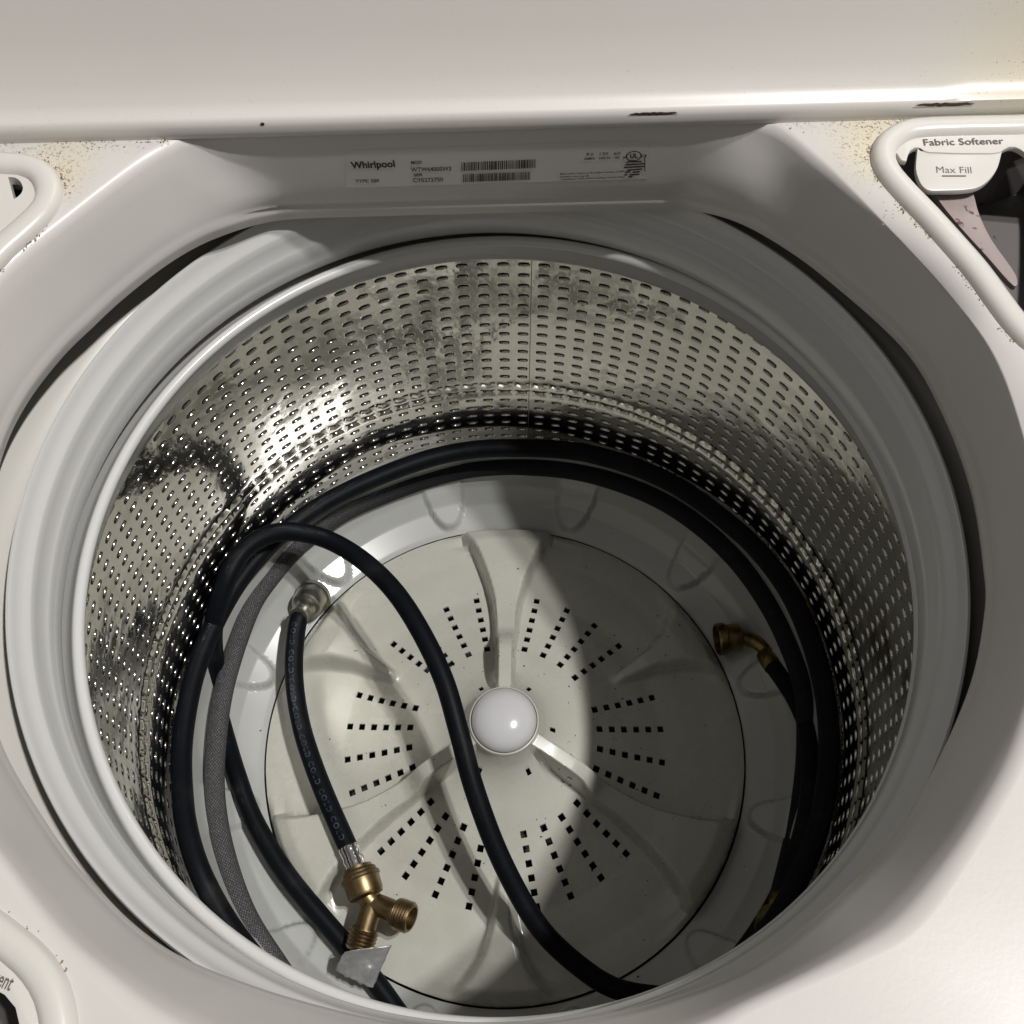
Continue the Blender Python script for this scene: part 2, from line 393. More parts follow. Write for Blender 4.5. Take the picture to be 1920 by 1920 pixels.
# ---- fixed tub cover and outer tub
lathe('tub_cover', [(.42, .052), (.34, .048), (.300, .044), (.2860, .038), (.2800, .030), (.2780, .010), (.2790, -.006), (.304, -.012), (.304, -.47)], tubc_m, W, n=160)
lathe('outer_tub', [(.302, -.03), (.302, -.48), (.001, -.48)], tub_m, W, n=96)

# ---- balance ring (moulded plastic ring on top of the basket)
ring_prof = [(.2935, -.020), (.2700, -.0100), (.2655, -.0050), (.2632, -.0020), (.2618, .0006), (.2600, .0018), (.2578, .0018), (.2558, .0004), (.2550, -.0016), (.2552, -.0034), (.2562, -.0044), (.2568, -.0060), (.2620, -.0200), (.2655, -.0300), (.2668, -.0318), (.2700, -.0325), (.2935, -.0330)]
lathe('balance_ring', ring_prof, ring_m, W, n=256, ang=40)
# fixed splash ring above it, stepped funnel
lathe('splash_ring', [(.290, -.010), (.2690, -.0035), (.2630, .0000), (.2612, .0040), (.2604, .0100), (.2600, .0180), (.2601, .0262), (.2608, .0276), (.2622, .0310), (.2633, .0380), (.2639, .0430), (.2648, .0446), (.2668, .0466), (.2700, .0520), (.2709, .0550), (.2718, .0562), (.2732, .0560), (.2742, .0540), (.2748, .0480), (.2750, .0150)], ring_m, W, n=256, ang=28, centre=(-.0055, .002))

# ---- basket: wall with punched slots
RB = .295; NC = 112; NR = 22; Z0 = -.0715; DZ = .01350
BK = empty('basket'); BK.parent = W
def wall_r(z, a):
    r = RB
    for zc, am, wd in ((-.040, -.0015, .004), (-.2490, .0022, .0028), (-.2610, .0020, .0024), (-.358, -.002, .004)):
        r += am * math.exp(-((z - zc) / wd) ** 2)
    v = Vector((cos(a) * RB, sin(a) * RB, z))
    r += .0009 * (noise.noise(v * 16)) + .00025 * noise.noise(v * 55 + Vector((5, 3, 1)))
    return r
cw = 2 * pi / NC
V = []; F = []
def wv(a, z, dr=0.0):
    r = wall_r(z, a) + dr
    V.append(Vector((r * cos(a), r * sin(a), z))); return len(V) - 1
a_off = radians(87.9)
# lattice of boundary vertices: 2 per cell in angle and in z
grid = {}
def gv(i, j):
    i %= 2 * NC
    if (i, j) not in grid:
        z = Z0 + DZ / 2 - j * DZ / 2
        # gentle panel relief between the slots
        a = a_off + (i - 1) * cw / 2
        dr = 0.0
        grid[(i, j)] = wv(a, z, dr)
    return grid[(i, j)]
hw, hh = .0037, .00165; dw, dh = .0047, .0023
octo = [(-1, .0), (-.78, -.86), (0, -1), (.78, -.86), (1, 0), (.78, .86), (0, 1), (-.78, .86)]
for c in range(NC):
    for r_ in range(NR):
        ac = a_off + c * cw; zc = Z0 - r_ * DZ
        I = 2 * c; J = 2 * r_
        b = [gv(I, J + 1), gv(I, J + 2), gv(I + 1, J + 2), gv(I + 2, J + 2), gv(I + 2, J + 1), gv(I + 2, J), gv(I + 1, J), gv(I, J)]
        jx = random.uniform(-.0002, .0002)
        d00 = [wv(ac + (x * dw * 1.22 + jx) / RB, zc + y * dh * 1.3, .0) for x, y in octo]
        d0 = [wv(ac + (x * dw * 1.10 + jx) / RB, zc + y * dh * 1.12, .0) for x, y in octo]
        d = [wv(ac + (x * dw + jx) / RB, zc + y * dh, .00030) for x, y in octo]
        h = [wv(ac + (x * hw + jx) / RB, zc + y * hh, .0016) for x, y in octo]
        h2 = [wv(ac + (x * hw * 1.05 + jx) / RB, zc + y * hh * 1.05, .0034) for x, y in octo]
        for A, B in ((b, d00), (d00, d0), (d0, d), (d, h), (h, h2)):
            for k in range(8): F.append((A[k], A[(k + 1) % 8], B[(k + 1) % 8], B[k]))
# plain bands above and below
def band(j, zs):
    prev = [gv(i, j) for i in range(2 * NC)]
    for z in zs:
        cur = [wv(a_off + (i - 1) * cw / 2, z) for i in range(2 * NC)]
        for i in range(2 * NC):
            F.append((prev[i], prev[(i + 1) % (2 * NC)], cur[(i + 1) % (2 * NC)], cur[i]))
        prev = cur
band(0, [-.060, -.055, -.050, -.044, -.040, -.036, -.030])
band(2 * NR, [-.3660, -.3700, -.3740, -.3780])
bw = mk('basket_wall', V, F, steel_m, BK)
bm = bmesh.new(); bm.from_mesh(bw.data); bmesh.ops.recalc_face_normals(bm, faces=bm.faces)
f0 = max(bm.faces, key=lambda f: f.calc_area()); c = f0.calc_center_median()
if f0.normal.x * c.x + f0.normal.y * c.y > 0: bmesh.ops.reverse_faces(bm, faces=bm.faces)
bm.to_mesh(bw.data); bm.free()
# welded seam
sa = atan2(.2925, .0335); sv = []; sf = []
for i in range(60):
    z = -.045 - i * .0054
    for s_ in (-1, 1):
        a = sa + s_ * .0007 / RB / 2; r = wall_r(z, a) - .0004; sv.append(Vector((r * cos(a), r * sin(a), z)))
for i in range(59): sf.append((2 * i, 2 * i + 1, 2 * i + 3, 2 * i + 2))
mk('weld_seam', sv, sf, mat('seam_line', (0.24, 0.23, 0.20), 0.4, .8), BK)

# ---- basket base: sloping plastic with rounded pads
def base_z(r): return interp([(.2355, -.4420), (.240, -.4395), (.262, -.4310), (.275, -.4140), (.284, -.3900), (.290, -.3650), (.2955, -.3480)], r)
NB = 720; rr = [.2355, .2375] + [.2395 + i * .0014 for i in range(41)]
V = []; F = []
for r in rr:
    for k in range(NB):
        a = 2 * pi * k / NB; dlt = (a - radians(12) + radians(15)) % radians(30) - radians(15)
        s_ = abs(dlt) * r; t = (r - .2415) / .05
        wd = .0120 + .020 * max(0, t); inside = smoothstep(wd + .0014, wd - .0008, s_) * 1.0
        tip = .2415 + .010 * (s_ / .013) ** 2.6
        inside *= smoothstep(tip - .0012, tip + .0022, r)
        rise = .0100 * inside * (1 - smoothstep(.270, .292, r))
        V.append(Vector((r * cos(a), r * sin(a), base_z(r) + rise)))
for i in range(len(rr) - 1):
    for k in range(NB): F.append((i * NB + k, i * NB + (k + 1) % NB, (i + 1) * NB + (k + 1) % NB, (i + 1) * NB + k))
bb = mk('basket_base', V, F, base_m, BK)
lathe('base_skirt', [(.2355, -.442), (.2355, -.468), (.002, -.468)], dark_m, BK, n=120)

# ---- impeller with punched square holes
IMP = empty('impeller', (0, 0, 0)); IMP.parent = W
BZ = [(.0, -.346), (.0305, -.3480), (.034, -.3600), (.038, -.3695), (.045, -.3800), (.055, -.3890), (.065, -.3960), (.089, -.4090), (.12, -.4225), (.154, -.4335), (.20, -.4390), (.2335, -.4400)]
def imp_base(r): return interp(BZ, r)
def vane(r, s, main):
    s = abs(s)
    if main:
        top = interp([(.028, -.3500), (.05, -.3535), (.078, -.3620), (.088, -.3690), (.096, -.3860), (.104, -.3960), (.13, -.4040), (.16, -.4095), (.19, -.4125), (.215, -.4155), (.228, -.4230), (.2335, -.4400)], r)
        wd = interp([(.03, .0062), (.088, .0068), (.10, .0088), (.12, .0095), (.145, .0122), (.165, .0170), (.185, .0235), (.20, .029), (.215, .036), (.2335, .048)], r)
        ed = interp([(.03, .0030), (.09, .0035), (.12, .005), (.2, .0065), (.2335, .008)], r)
    else:
        top = interp([(.10, imp_base(.10)), (.122, imp_base(.122)), (.132, -.4170), (.16, -.4130), (.20, -.4150), (.222, -.4220), (.2335, -.4400)], r)
        wd = interp([(.12, .0020), (.14, .0045), (.17, .008), (.195, .016), (.215, .028), (.2335, .045)], r)
        ed = interp([(.12, .004), (.17, .008), (.2335, .012)], r)
    b = imp_base(r)
    if top <= b: return 0
    return (top - b) * smoothstep(wd + ed, wd - ed * .25, s)
ROT0 = radians(-2.5); HS = .0030
rays = [-18.3, -6.1, 6.1, 18.3]
def column_angles(r):
    out = []; h = math.asin(min(.9, HS / r)) if r > .0 else 0
    h = min(h, radians(2.6))
    hc = min(math.asin(min(.9, .0026 / r)), radians(2.6)) if r > .003 else radians(2.6)
    for s_ in range(6):
        c = 60 * s_; keys = []
        for ry in (-18.3, -6.1): keys += [(radians(ry) - h, 'h0'), (radians(ry) + h, 'h1')]
        keys += [(-hc, 'c0'), (hc, 'c1')]
        for ry in (6.1, 18.3): keys += [(radians(ry) - h, 'h0'), (radians(ry) + h, 'h1')]
        for i, (a, tg) in enumerate(keys):
            out.append((radians(c) + a, tg))
            if tg in ('h1', 'c1') or tg == 'c0' or tg == 'h0':
                nxt = keys[i + 1][0] if i + 1 < len(keys) else radians(60 - 18.3) - h
                if tg == 'h0' or tg == 'c0': continue
                sub = 2 if i + 1 < len(keys) else 40
                for q in range(1, sub): out.append((radians(c) + a + (nxt - a) * q / sub, ''))
    return out
hole_r = [.0915 + i * .01235 for i in range(6)]
radii = [.0305, .032, .034, .036, .038, .040, .0424, .0476, .052, .057, .062, .067, .072, .077, .081, .085]
for hr in hole_r: radii += [hr - HS, hr + HS, hr + .00617]
radii = sorted(radii[:-1] + [.0885 - .0001] + [.158 + i * .0025 for i in range(30)] + [.2335])
radii = [r for i, r in enumerate(radii) if i == 0 or r - radii[i - 1] > .0004]
V = []; F = []; cols = None; R0 = []
for r in radii:
    ca = column_angles(r); cols = ca; R0.append(ca)
    for a, tg in ca:
        z = imp_base(r); sec = (math.degrees(a) - 30) % 60
        ds = (math.degrees(a) - 30 + 30) % 60 - 30
        kk = int(round((math.degrees(a) - 30 - ds) / 60)) % 2
        z += vane(r, radians(ds) * r, kk == 1)
        A = a + ROT0
        V.append(Vector((r * cos(A), r * sin(A), z)))
nc = len(cols); hole_cells = []
def is_hole(i, k):
    ra, rb = radii[i], radii[i + 1]; tg = cols[k][1]; nx = cols[(k + 1) % nc][1]
    if tg == 'h0' and nx == 'h1': return any(abs(ra - (hr - HS)) < 3e-4 and abs(rb - (hr + HS)) < 3e-4 for hr in hole_r)
    if tg == 'c0' and nx == 'c1': return abs(ra - .0424) < 1e-5
    return False
for i in range(len(radii) - 1):
    for k in range(nc):
        q = (i * nc + k, i * nc + (k + 1) % nc, (i + 1) * nc + (k + 1) % nc, (i + 1) * nc + k)
        if is_hole(i, k): hole_cells.append(q)
        else: F.append(q)
for q in hole_cells:      # short walls down into each hole
    b0 = len(V); c = sum((V[i] for i in q), Vector()) / 4
    for i in q: V.append(V[i] + (c - V[i]) * .06 + Vector((0, 0, -.0028)))
    for k in range(4): F.append((q[k], q[(k + 1) % 4], b0 + (k + 1) % 4, b0 + k))
# outer rim turned down
b0 = len(V); li = (len(radii) - 1) * nc
for k in range(nc): V.append(V[li + k] + Vector((0, 0, -.010)) + Vector((V[li + k].x, V[li + k].y, 0)).normalized() * .0004)
for k in range(nc): F.append((li + k, li + (k + 1) % nc, b0 + (k + 1) % nc, b0 + k))
ip = mk('wash_plate', V, F, imp_m, IMP); fixn(ip)
if ip.data.polygons[len(ip.data.polygons) // 3].normal.z < 0: ip.data.flip_normals()
bm = bmesh.new(); bm.from_mesh(ip.data)
for e in bm.edges:
    if len(e.link_faces) == 2 and e.calc_face_angle(0) > radians(55): e.smooth = False
bm.to_mesh(ip.data); bm.free()
lathe('hub_collar', [(.0325, -.372), (.0322, -.3500), (.0314, -.3478), (.0302, -.3474), (.0300, -.352)], imp_m, IMP, n=96)
capp = [(.0296, -.3530)] + [(.0296 * cos(t * pi / 2 / 12) if t else .0296, -.3480 + .0165 * sin(t * pi / 2 / 12)) for t in range(0, 12)] + [(.0002, -.3315)]
lathe('hub_cap', capp, cap_m, IMP, n=96, ang=0)
for k in range(3):      # little moulded plugs on the fin flanks
    a = ROT0 + radians(90 + 120 * k) ; u = Vector((cos(a), sin(a), 0)); s_ = Vector((-u.y, u.x, 0))
    p = u * .074 - s_ * .0085 + Vector((0, 0, -.384))
    lathe('fin_plug', [(.0024, 0), (.0022, .0006), (.0001, .0008)], base_m, IMP, n=16, frame=(p, -s_))

# ================================================================== DISPENSERS
def rim(name, path, closed, w_, h_, parent, m_):
    """soft rounded raised rim swept along a loop lying on the deck"""
    sec = [(-1, -.6), (-1, -.1), (-.93, .35), (-.74, .74), (-.42, .95), (0, 1), (.42, .95), (.74, .74), (.93, .35), (1, -.1), (1, -1.6)]
    V = []; F = []; n = len(path); k = len(sec)
    for i, p in enumerate(path):
        a = path[(i - 1) % n] if closed or i else path[i]; b = path[(i + 1) % n] if closed or i < n - 1 else path[i]
        t = (b - a); t.z = 0
        if t.length < 1e-6: t = Vector((1, 0, 0))
        t.normalize(); s_ = Vector((t.y, -t.x, 0))
        for x, z in sec: V.append(Vector((p.x, p.y, ZD)) + s_ * x * w_ + Vector((0, 0, z * h_)))
    for i in range(n if closed else n - 1):
        for j in range(k - 1): F.append((i * k + j, i * k + j + 1, ((i + 1) % n) * k + j + 1, ((i + 1) % n) * k + j))
    return fixn(mk(name, V, F, m_, parent))
def prism(name, pts, z0, z1, m_, parent=None, smooth=False, bev=0.0):
    n = len(pts); V = [Vector((p.x, p.y, z1 + (p.z if len(p) > 2 else 0))) for p in pts] + [Vector((p.x, p.y, z0 + (p.z if len(p) > 2 else 0))) for p in pts]
    F = [tuple(range(n))[::-1], tuple(range(n, 2 * n))] + [(i, (i + 1) % n, n + (i + 1) % n, n + i) for i in range(n)]
    o = mk(name, V, F, m_, parent, smooth=False); fixn(o)
    if bev:
        bm = bmesh.new(); bm.from_mesh(o.data)
        es = [e for e in bm.edges if e.calc_face_angle(0) > radians(30)]
        try: bmesh.ops.bevel(bm, geom=es, offset=bev, segments=2, affect='EDGES', profile=.6)
        except Exception: pass
        for f in bm.faces: f.smooth = True
        bm.to_mesh(o.data); bm.free(); sharp(o, 40)
    return o
def basin(name, path, depth, m_, parent):
    n = len(path); c = sum(path, Vector()) / n; V = []
    for s_, z in ((1.0, ZD + .001), (.97, ZD - depth * .5), (.90, ZD - depth)):
        for p in path: V.append(Vector((c.x + (p.x - c.x) * s_, c.y + (p.y - c.y) * s_, z)))
    F = [(i * n + k, i * n + (k + 1) % n, (i + 1) * n + (k + 1) % n, (i + 1) * n + k) for i in range(2) for k in range(n)]
    tri = tessellate_polygon([V[2 * n:]]); F += [tuple(2 * n + i for i in t) for t in tri]
    return mk(name, V, F, m_, parent, smooth=False)
def F2(px, z=0.0): return [Vector((*P(x, y, z).xy, 0)) for x, y in px]
def inset(path, d):
    c = sum(path, Vector()) / len(path); out = []
    n = len(path)
    for i, p in enumerate(path):
        t = path[(i + 1) % n] - path[(i - 1) % n]; t.z = 0; t.normalize(); s_ = Vector((-t.y, t.x, 0))
        if s_.dot(c - p) < 0: s_ = -s_
        out.append(p + s_ * d)
    return out

def text_mesh(txt, size, bold=0.0, spacing=1.0, align='LEFT', shear=0.0):
    cu = bpy.data.curves.new('t', 'FONT'); cu.body = txt; cu.size = size; cu.offset = bold; cu.space_character = spacing; cu.align_x = align; cu.shear = shear; cu.resolution_u = 3
    o = bpy.data.objects.new('t', cu); COL.objects.link(o); dg = bpy.context.evaluated_depsgraph_get(); dg.update()
    me = bpy.data.meshes.new_from_object(o.evaluated_get(dg)); COL.objects.unlink(o); bpy.data.objects.remove(o); bpy.data.curves.remove(cu)
    vs = [v.co.copy() for v in me.vertices]; fs = [tuple(p.vertices) for p in me.polygons]; bpy.data.meshes.remove(me)
    return vs, fs
def print_on(name, txt, a, b, normal, m_, parent, height=None, bold=0.0, lift=.00025, spacing=1.0, squash=None):
    """fit text between world points a (left end of baseline) and b (right end)"""
    vs, fs = text_mesh(txt, 1.0, bold, spacing); x0 = min(v.x for v in vs); x1 = max(v.x for v in vs)
    ex = (b - a); L = ex.length; ex.normalize(); nz_ = Vector(normal).normalized(); ey = nz_.cross(ex).normalized()
    s_ = L / (x1 - x0); sy = (height / .73) if height else s_
    o = mk(name, [a + ex * (v.x - x0) * s_ + ey * v.y * sy + nz_ * lift for v in vs], fs, m_, parent, smooth=False)
    return o

# -- fabric softener dispenser, right
SD = empty('softener_dispenser', (0, 0, 0)); SD.parent = W
rim('dispenser_rim', soft_c, True, .0074, .0066, SD, disp_m)
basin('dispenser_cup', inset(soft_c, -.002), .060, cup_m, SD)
ZS = ZD + .0015
shelf = [(1676, 262), (1700, 246), (1800, 243), (2000, 243), (2085, 243), (2090, 250), (2088, 300), (1990, 292), (1945, 292), (1925, 288), (1912, 279), (1903, 275), (1893, 275), (1884, 279), (1876, 285), (1860, 287), (1800, 287), (1742, 285), (1732, 282), (1725, 277), (1716, 276), (1708, 281), (1703, 290), (1700, 302), (1690, 300), (1680, 285)]
prism('dispenser_shelf', F2(smooth_px(shelf[:5]) if False else shelf, ZS), ZS - .004, ZS, disp_m, SD, bev=.0008)
def smooth_px(px, keep=()):
    return [(v.x, v.y) for v in catmull([Vector((x, y, 0)) for x, y in px], 4, True)]
tongue = [(1722, 274), (1727, 279), (1740, 280.5), (1800, 281), (1868, 281), (1876, 279), (1880, 275), (1878, 292), (1872, 312), (1858, 330), (1838, 342), (1810, 346), (1775, 347), (1750, 347), (1738, 343), (1728, 332), (1720, 312), (1720, 290)]
tongue = smooth_px(tongue)
tg_ = []
for x, y in tongue:
    p = P(x, y, ZS); tg_.append(Vector((p.x, p.y, -.0035 * max(0, (y - 280) / 65))))
prism('fill_tongue', tg_, ZS - .0045, ZS - .0006, disp_m, SD, bev=.0007)
flap = smooth_px([(1740, 335), (1775, 332), (1812, 340), (1826, 365), (1836, 400), (1860, 450), (1905, 515), (1900, 535), (1850, 480), (1800, 425), (1760, 375)])
fl = []
for x, y in flap:
    p = P(x, y, ZD - .012); fl.append(Vector((p.x, p.y, 0)))
prism('inner_flap', fl, ZD - .016, ZD - .012, stain_m, SD, bev=.0006)
up_ = Vector((0, 0, 1))
print_on('lettering', 'Fabric Softener', P(1733, 273, ZS + .0002), P(1883, 270, ZS + .0002), up_, ink_m, SD, height=.0052, bold=.008)
def tz(x, y): p = P(x, y, ZS); return Vector((p.x, p.y, ZS - .0006 - .0035 * max(0, (y - 280) / 65)))
tA, tB, tC = tz(1745, 285), tz(1865, 285), tz(1745, 340)
tn = (tB - tA).cross(tC - tA).normalized()
if tn.z < 0: tn = -tn
print_on('lettering', 'Max Fill', PY(1756, 324, tA, tn), PY(1822, 325, tA, tn), tn, ink_m, SD, height=.0046, bold=0, lift=.00015)
ulv = [PY(x, y, tA, tn) + tn * .0002 for x, y in ((1766, 329), (1811, 329), (1811, 331.5), (1766, 331.5))]
fixn(mk('print_line', ulv, [(0, 1, 2, 3)], ink_m, SD, smooth=False))
# -- bleach dispenser, upper left
BD = empty('bleach_dispenser', (0, 0, 0)); BD.parent = W
rim('dispenser_rim', bleach_c, True, .0080, .0066, BD, disp_m)
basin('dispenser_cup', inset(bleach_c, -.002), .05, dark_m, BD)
plate = [(-140, 300), (0, 303), (40, 308), (66, 325), (76, 350), (66, 380), (40, 405), (0, 440), (-50, 490), (-140, 545)]
hole = [(15, 332), (28, 333), (38, 340), (43, 352), (40, 362), (33, 369), (26, 373)]
pl = [Vector((clampx(P(x, y, ZS)).x, P(x, y, ZS).y, ZS)) for x, y in plate]; hl = [Vector((P(x, y, ZS).x, P(x, y, ZS).y, ZS)) for x, y in hole]
hl = hl[:1] + catmull(hl, 3)[1:]
al = pl + hl; tr = tessellate_polygon([pl, hl]); n1 = len(pl); n2 = len(hl)
Vp = al + [v - Vector((0, 0, .006)) for v in hl]; Fp = [tuple(t) for t in tr] + [(n1 + i, n1 + (i + 1) % n2, n1 + n2 + (i + 1) % n2, n1 + n2 + i) for i in range(n2)]
o = mk('dispenser_plate', Vp, Fp, disp_m, BD, smooth=False); fixn(o)
# -- detergent dispenser, lower left
DD = empty('detergent_dispenser', (0, 0, 0)); DD.parent = W
rim('dispenser_rim', det_c, True, .0075, .0066, DD, disp_m)
basin('dispenser_cup', inset(det_c, -.002), .055, cup_m, DD)
sh = [(-140, 1740), (-60, 1752), (0, 1785), (42, 1818), (70, 1858), (80, 1900), (80, 1960), (60, 1990), (42, 1960), (35, 1920), (28, 1890), (8, 1866), (-20, 1850), (-140, 1810)]
pp = [Vector((clampx(P(x, y, ZS)).x, P(x, y, ZS).y, 0)) for x, y in sh]
prism('dispenser_shelf', pp, ZS - .004, ZS, disp_m, DD, bev=.0008)
print_on('lettering', 'Detergent', P(-62, 1826, ZS + .0002), P(18, 1858, ZS + .0002), up_, ink_m, DD, height=.0062, bold=.012)

# ================================================================== RATING LABEL on the back panel
# panel plane from three points of the deck mesh around x=0
kb = min(range(NA), key=lambda k: abs(ang(k) - pi / 2))
pk = [Vector((0, YM, ZMK)).lerp(Vector((0, YC, ZD - .004)), t_) for t_ in (.0, 1.0)]
pd = (pk[1] - pk[0]); pn = Vector((1, 0, 0)).cross(pd).normalized()
if pn.y > 0: pn = -pn
po = pk[0] + pn * .00015
lp1 = [(648, 282), (1216, 262), (1216, 335), (648, 352)]
LB = mk('rating_label', [PY(x, y, po, pn) for x, y in lp1], [(0, 1, 2, 3)], label_m, W, smooth=False); fixn(LB)
def T(txt, x0, y0, x1, y1, h, bold=0.0, m_=blk_m):
    a, b = PY(x0, y0, po, pn), PY(x1, y1, po, pn); print_on('lettering', txt, a, b, pn, m_, LB, height=h, bold=bold, lift=.0004)
T('Whirlpool', 659, 315, 741, 312, .0062, .03)
T('TYPE: 580', 667, 342, 711, 340.5, .0030, .01)
T('MOD', 771, 307, 791, 306, .0028, .02)
T('WTW6400SW3', 771, 321, 846, 319, .0038, .01)
T('SER', 776, 330, 793, 329, .0025, .02)
T('CY0272750', 775, 341, 831, 339, .0038, .01)
T('8.0', 1099, 291, 1112, 291, .0026); T('AMPS', 1095, 299, 1115, 298, .0018, .02)
T('120', 1124, 290, 1140, 290, .0026); T('VOLTS', 1122, 298, 1144, 297, .0018, .02)
T('60', 1151, 290, 1163, 289, .0026); T('HZ', 1153, 297, 1162, 296, .0018, .02)
T('c', 1168, 296, 1172, 296, .0024, .03); T('US', 1202, 294, 1212, 294, .0026, .02)
T('UL', 1181, 296, 1195, 295, .0042, .03)
T('Made under a license of the original company, U.S.A.', 1050, 327, 1169, 322, .0016, .01)
T('Residential washer, Type 580', 1051, 332, 1104, 330, .0014, .01)
T('Assembled in U.S.A. Patents pending. Listed product.', 1051, 337, 1172, 332, .0016, .01)
def label_strip(x0, x1, yt0, yb0, yt1, yb1, seed):
    rnd = random.Random(seed); x = x0; Vb = []; Fb = []
    while x < x1:
        wd = rnd.choice([.9, .9, 1.6, 2.3]); gp = rnd.choice([.8, 1.2, 1.8]); xe = min(x + wd, x1)
        f0_, f1_ = (x - x0) / (x1 - x0), (xe - x0) / (x1 - x0); b0 = len(Vb)
        for xx, f in ((x, f0_), (xe, f1_)):
            Vb.append(PY(xx, yt0 + (yt1 - yt0) * f, po, pn) + pn * .0004); Vb.append(PY(xx, yb0 + (yb1 - yb0) * f, po, pn) + pn * .0004)
        Fb.append((b0, b0 + 1, b0 + 3, b0 + 2)); x = xe + gp
    fixn(mk('barcode', Vb, Fb, blk_m, LB, smooth=False))
label_strip(865, 1004, 304, 320, 298, 314, 3); label_strip(868, 995, 326, 341, 321, 336, 5)
# certification ring and small crest under it
cV = []; cF = []; cc = PY(1188, 292, po, pn); ex = (PY(1198, 292, po, pn) - cc).normalized(); ey = pn.cross(ex)
for k in range(28):
    a = 2 * pi * k / 28
    for r in (.0049, .0042): cV.append(cc + ex * r * cos(a) + ey * r * sin(a) * .95 + pn * .0004)
for k in range(28): cF.append((2 * k, 2 * k + 1, 2 * ((k + 1) % 28) + 1, 2 * ((k + 1) % 28)))
fixn(mk('certification_mark', cV, cF, blk_m, LB, smooth=False))
cV = []; cF = []; rnd = random.Random(2)
for (x0, y0, x1, y1) in [(1174, 303, 1203, 302), (1172, 308, 1210, 306), (1170, 313, 1209, 311), (1176, 318, 1204, 316), (1172, 322, 1182, 321), (1186, 322, 1200, 321), (1171, 327, 1176, 327), (1180, 327, 1199, 326), (1178, 331, 1186, 330), (1206, 296, 1213, 320)]:
    b0 = len(cV); h_ = 1.1
    for x, y in ((x0, y0 - h_), (x1, y1 - h_), (x1, y1 + h_), (x0, y0 + h_)): cV.append(PY(x, y, po, pn) + pn * .00045)
    if x1 - x0 < 8 and y1 - y0 > 5: cV[b0:] = [PY(x, y, po, pn) + pn * .00045 for x, y in ((1208, 294), (1209.5, 294), (1209.5, 321), (1208, 321))]
    cF.append((b0, b0 + 1, b0 + 2, b0 + 3))
fixn(mk('fine_print', cV, cF, blk_m, LB, smooth=False))

# ================================================================== HOSES
HR = .0092
def path_px(pts):   # (px, py, z)
    return catmull([P(x, y, z) for x, y, z in pts], 10)
# 1. outermost coil along the wall
D_pts = [(470, 1800, -.340), (420, 1752, -.340), (384, 1690, -.338), (361, 1619, -.336), (345, 1525, -.336), (341, 1400, -.336), (362, 1275, -.336), (397, 1180, -.336), (455, 1080, -.336), (530, 1000, -.336), (622, 936, -.336), (740, 882, -.336), (845, 850, -.336), (950, 840, -.336), (1100, 850, -.336), (1255, 904, -.336), (1400, 1010, -.336), (1480, 1105, -.338), (1530, 1210, -.340), (1556, 1330, -.342), (1556, 1450, -.345), (1540, 1560, -.350), (1515, 1660, -.360), (1470, 1760, -.370), (1400, 1850, -.385), (1250, 1930, -.40), (1100, 1965, -.41)]
def on_wall(pts, rmax):
    """points given as (px, py, z); where the spot would lie outside the wall, slide up the sight line onto it"""
    out = []
    for x, y, z in pts:
        p = P(x, y, z)
        if hypot(p.x, p.y) > rmax:
            d = ray(x, y); A = d.x ** 2 + d.y ** 2; B = 2 * (CAM.x * d.x + CAM.y * d.y); c = CAM.x ** 2 + CAM.y ** 2 - rmax ** 2
            disc = B * B - 4 * A * c
            q = CAM + d * ((-B + sqrt(disc)) / 2 / A) if disc > 0 else None
            p = P(x, y, z + (min(max(q.z - z, 0), .028) if q else .028))
        out.append(p)
    return limit(catmull(out, 10), rmax)
def limit(path, rmax):
    out = []
    for p in path:
        r = hypot(p.x, p.y)
        if r > rmax: p = Vector((p.x * rmax / r, p.y * rmax / r, p.z))
        out.append(p)
    return out
outer_path = on_wall(D_pts, RB - .0022 - HR)
H1 = empty('drain_hose', outer_path[0]); tag(H1, 'black smooth hose coiled outermost against the steel basket wall', 'hose')
def child(o, par): o.parent = par; o.matrix_parent_inverse = Matrix.Translation(par.location).inverted(); return o
child(tube('hose_tube', outer_path, HR, rub_m), H1)
H1.name = 'coiled_hose'
# 2. braided hose: grey on the left, darker round the back, ending in a brass fitting lower right
C_pts = [(575, 1890, -.405), (519, 1808, -.400), (460, 1712, -.400), (421, 1600, -.398), (403, 1494, -.394), (406, 1385, -.386), (424, 1275, -.384), (466, 1150, -.388), (505, 1087, -.396), (560, 1024, -.396), (642, 963, -.396), (720, 928, -.396), (810, 896, -.396), (880, 880, -.396), (960, 874, -.396), (1100, 888, -.396), (1248, 943, -.396), (1375, 1040, -.396), (1440, 1115, -.398), (1482, 1200, -.400), (1508, 1300, -.402), (1512, 1400, -.404), (1503, 1500, -.406), (1483, 1600, -.408), (1462, 1685, -.410)]
br_path = on_wall(C_pts, .2835)
H2 = empty('braided_hose', br_path[0]); tag(H2, 'grey braided hose sweeping up the left side and round the back, ending in brass', 'hose')
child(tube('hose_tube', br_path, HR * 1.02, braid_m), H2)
e = br_path[-1]; d = (br_path[-1] - br_path[-4]).normalized()
child(lathe('ferrule', [(.0001, -.010), (.0086, -.010), (.0088, .004), (.0080, .006), (.0078, .018), (.0070, .0195), (.0001, .0195)], oldbrass_m, None, 32, frame=(e, d)), H2)
child(lathe('coupling_nut', [(.0001, .0185), (.0115, .0185), (.0135, .020), (.0135, .024), (.0150, .0245), (.0150, .037), (.0128, .038), (.0120, .030), (.001, .030)], oldbrass_m, None, 32, frame=(e, d)), H2)
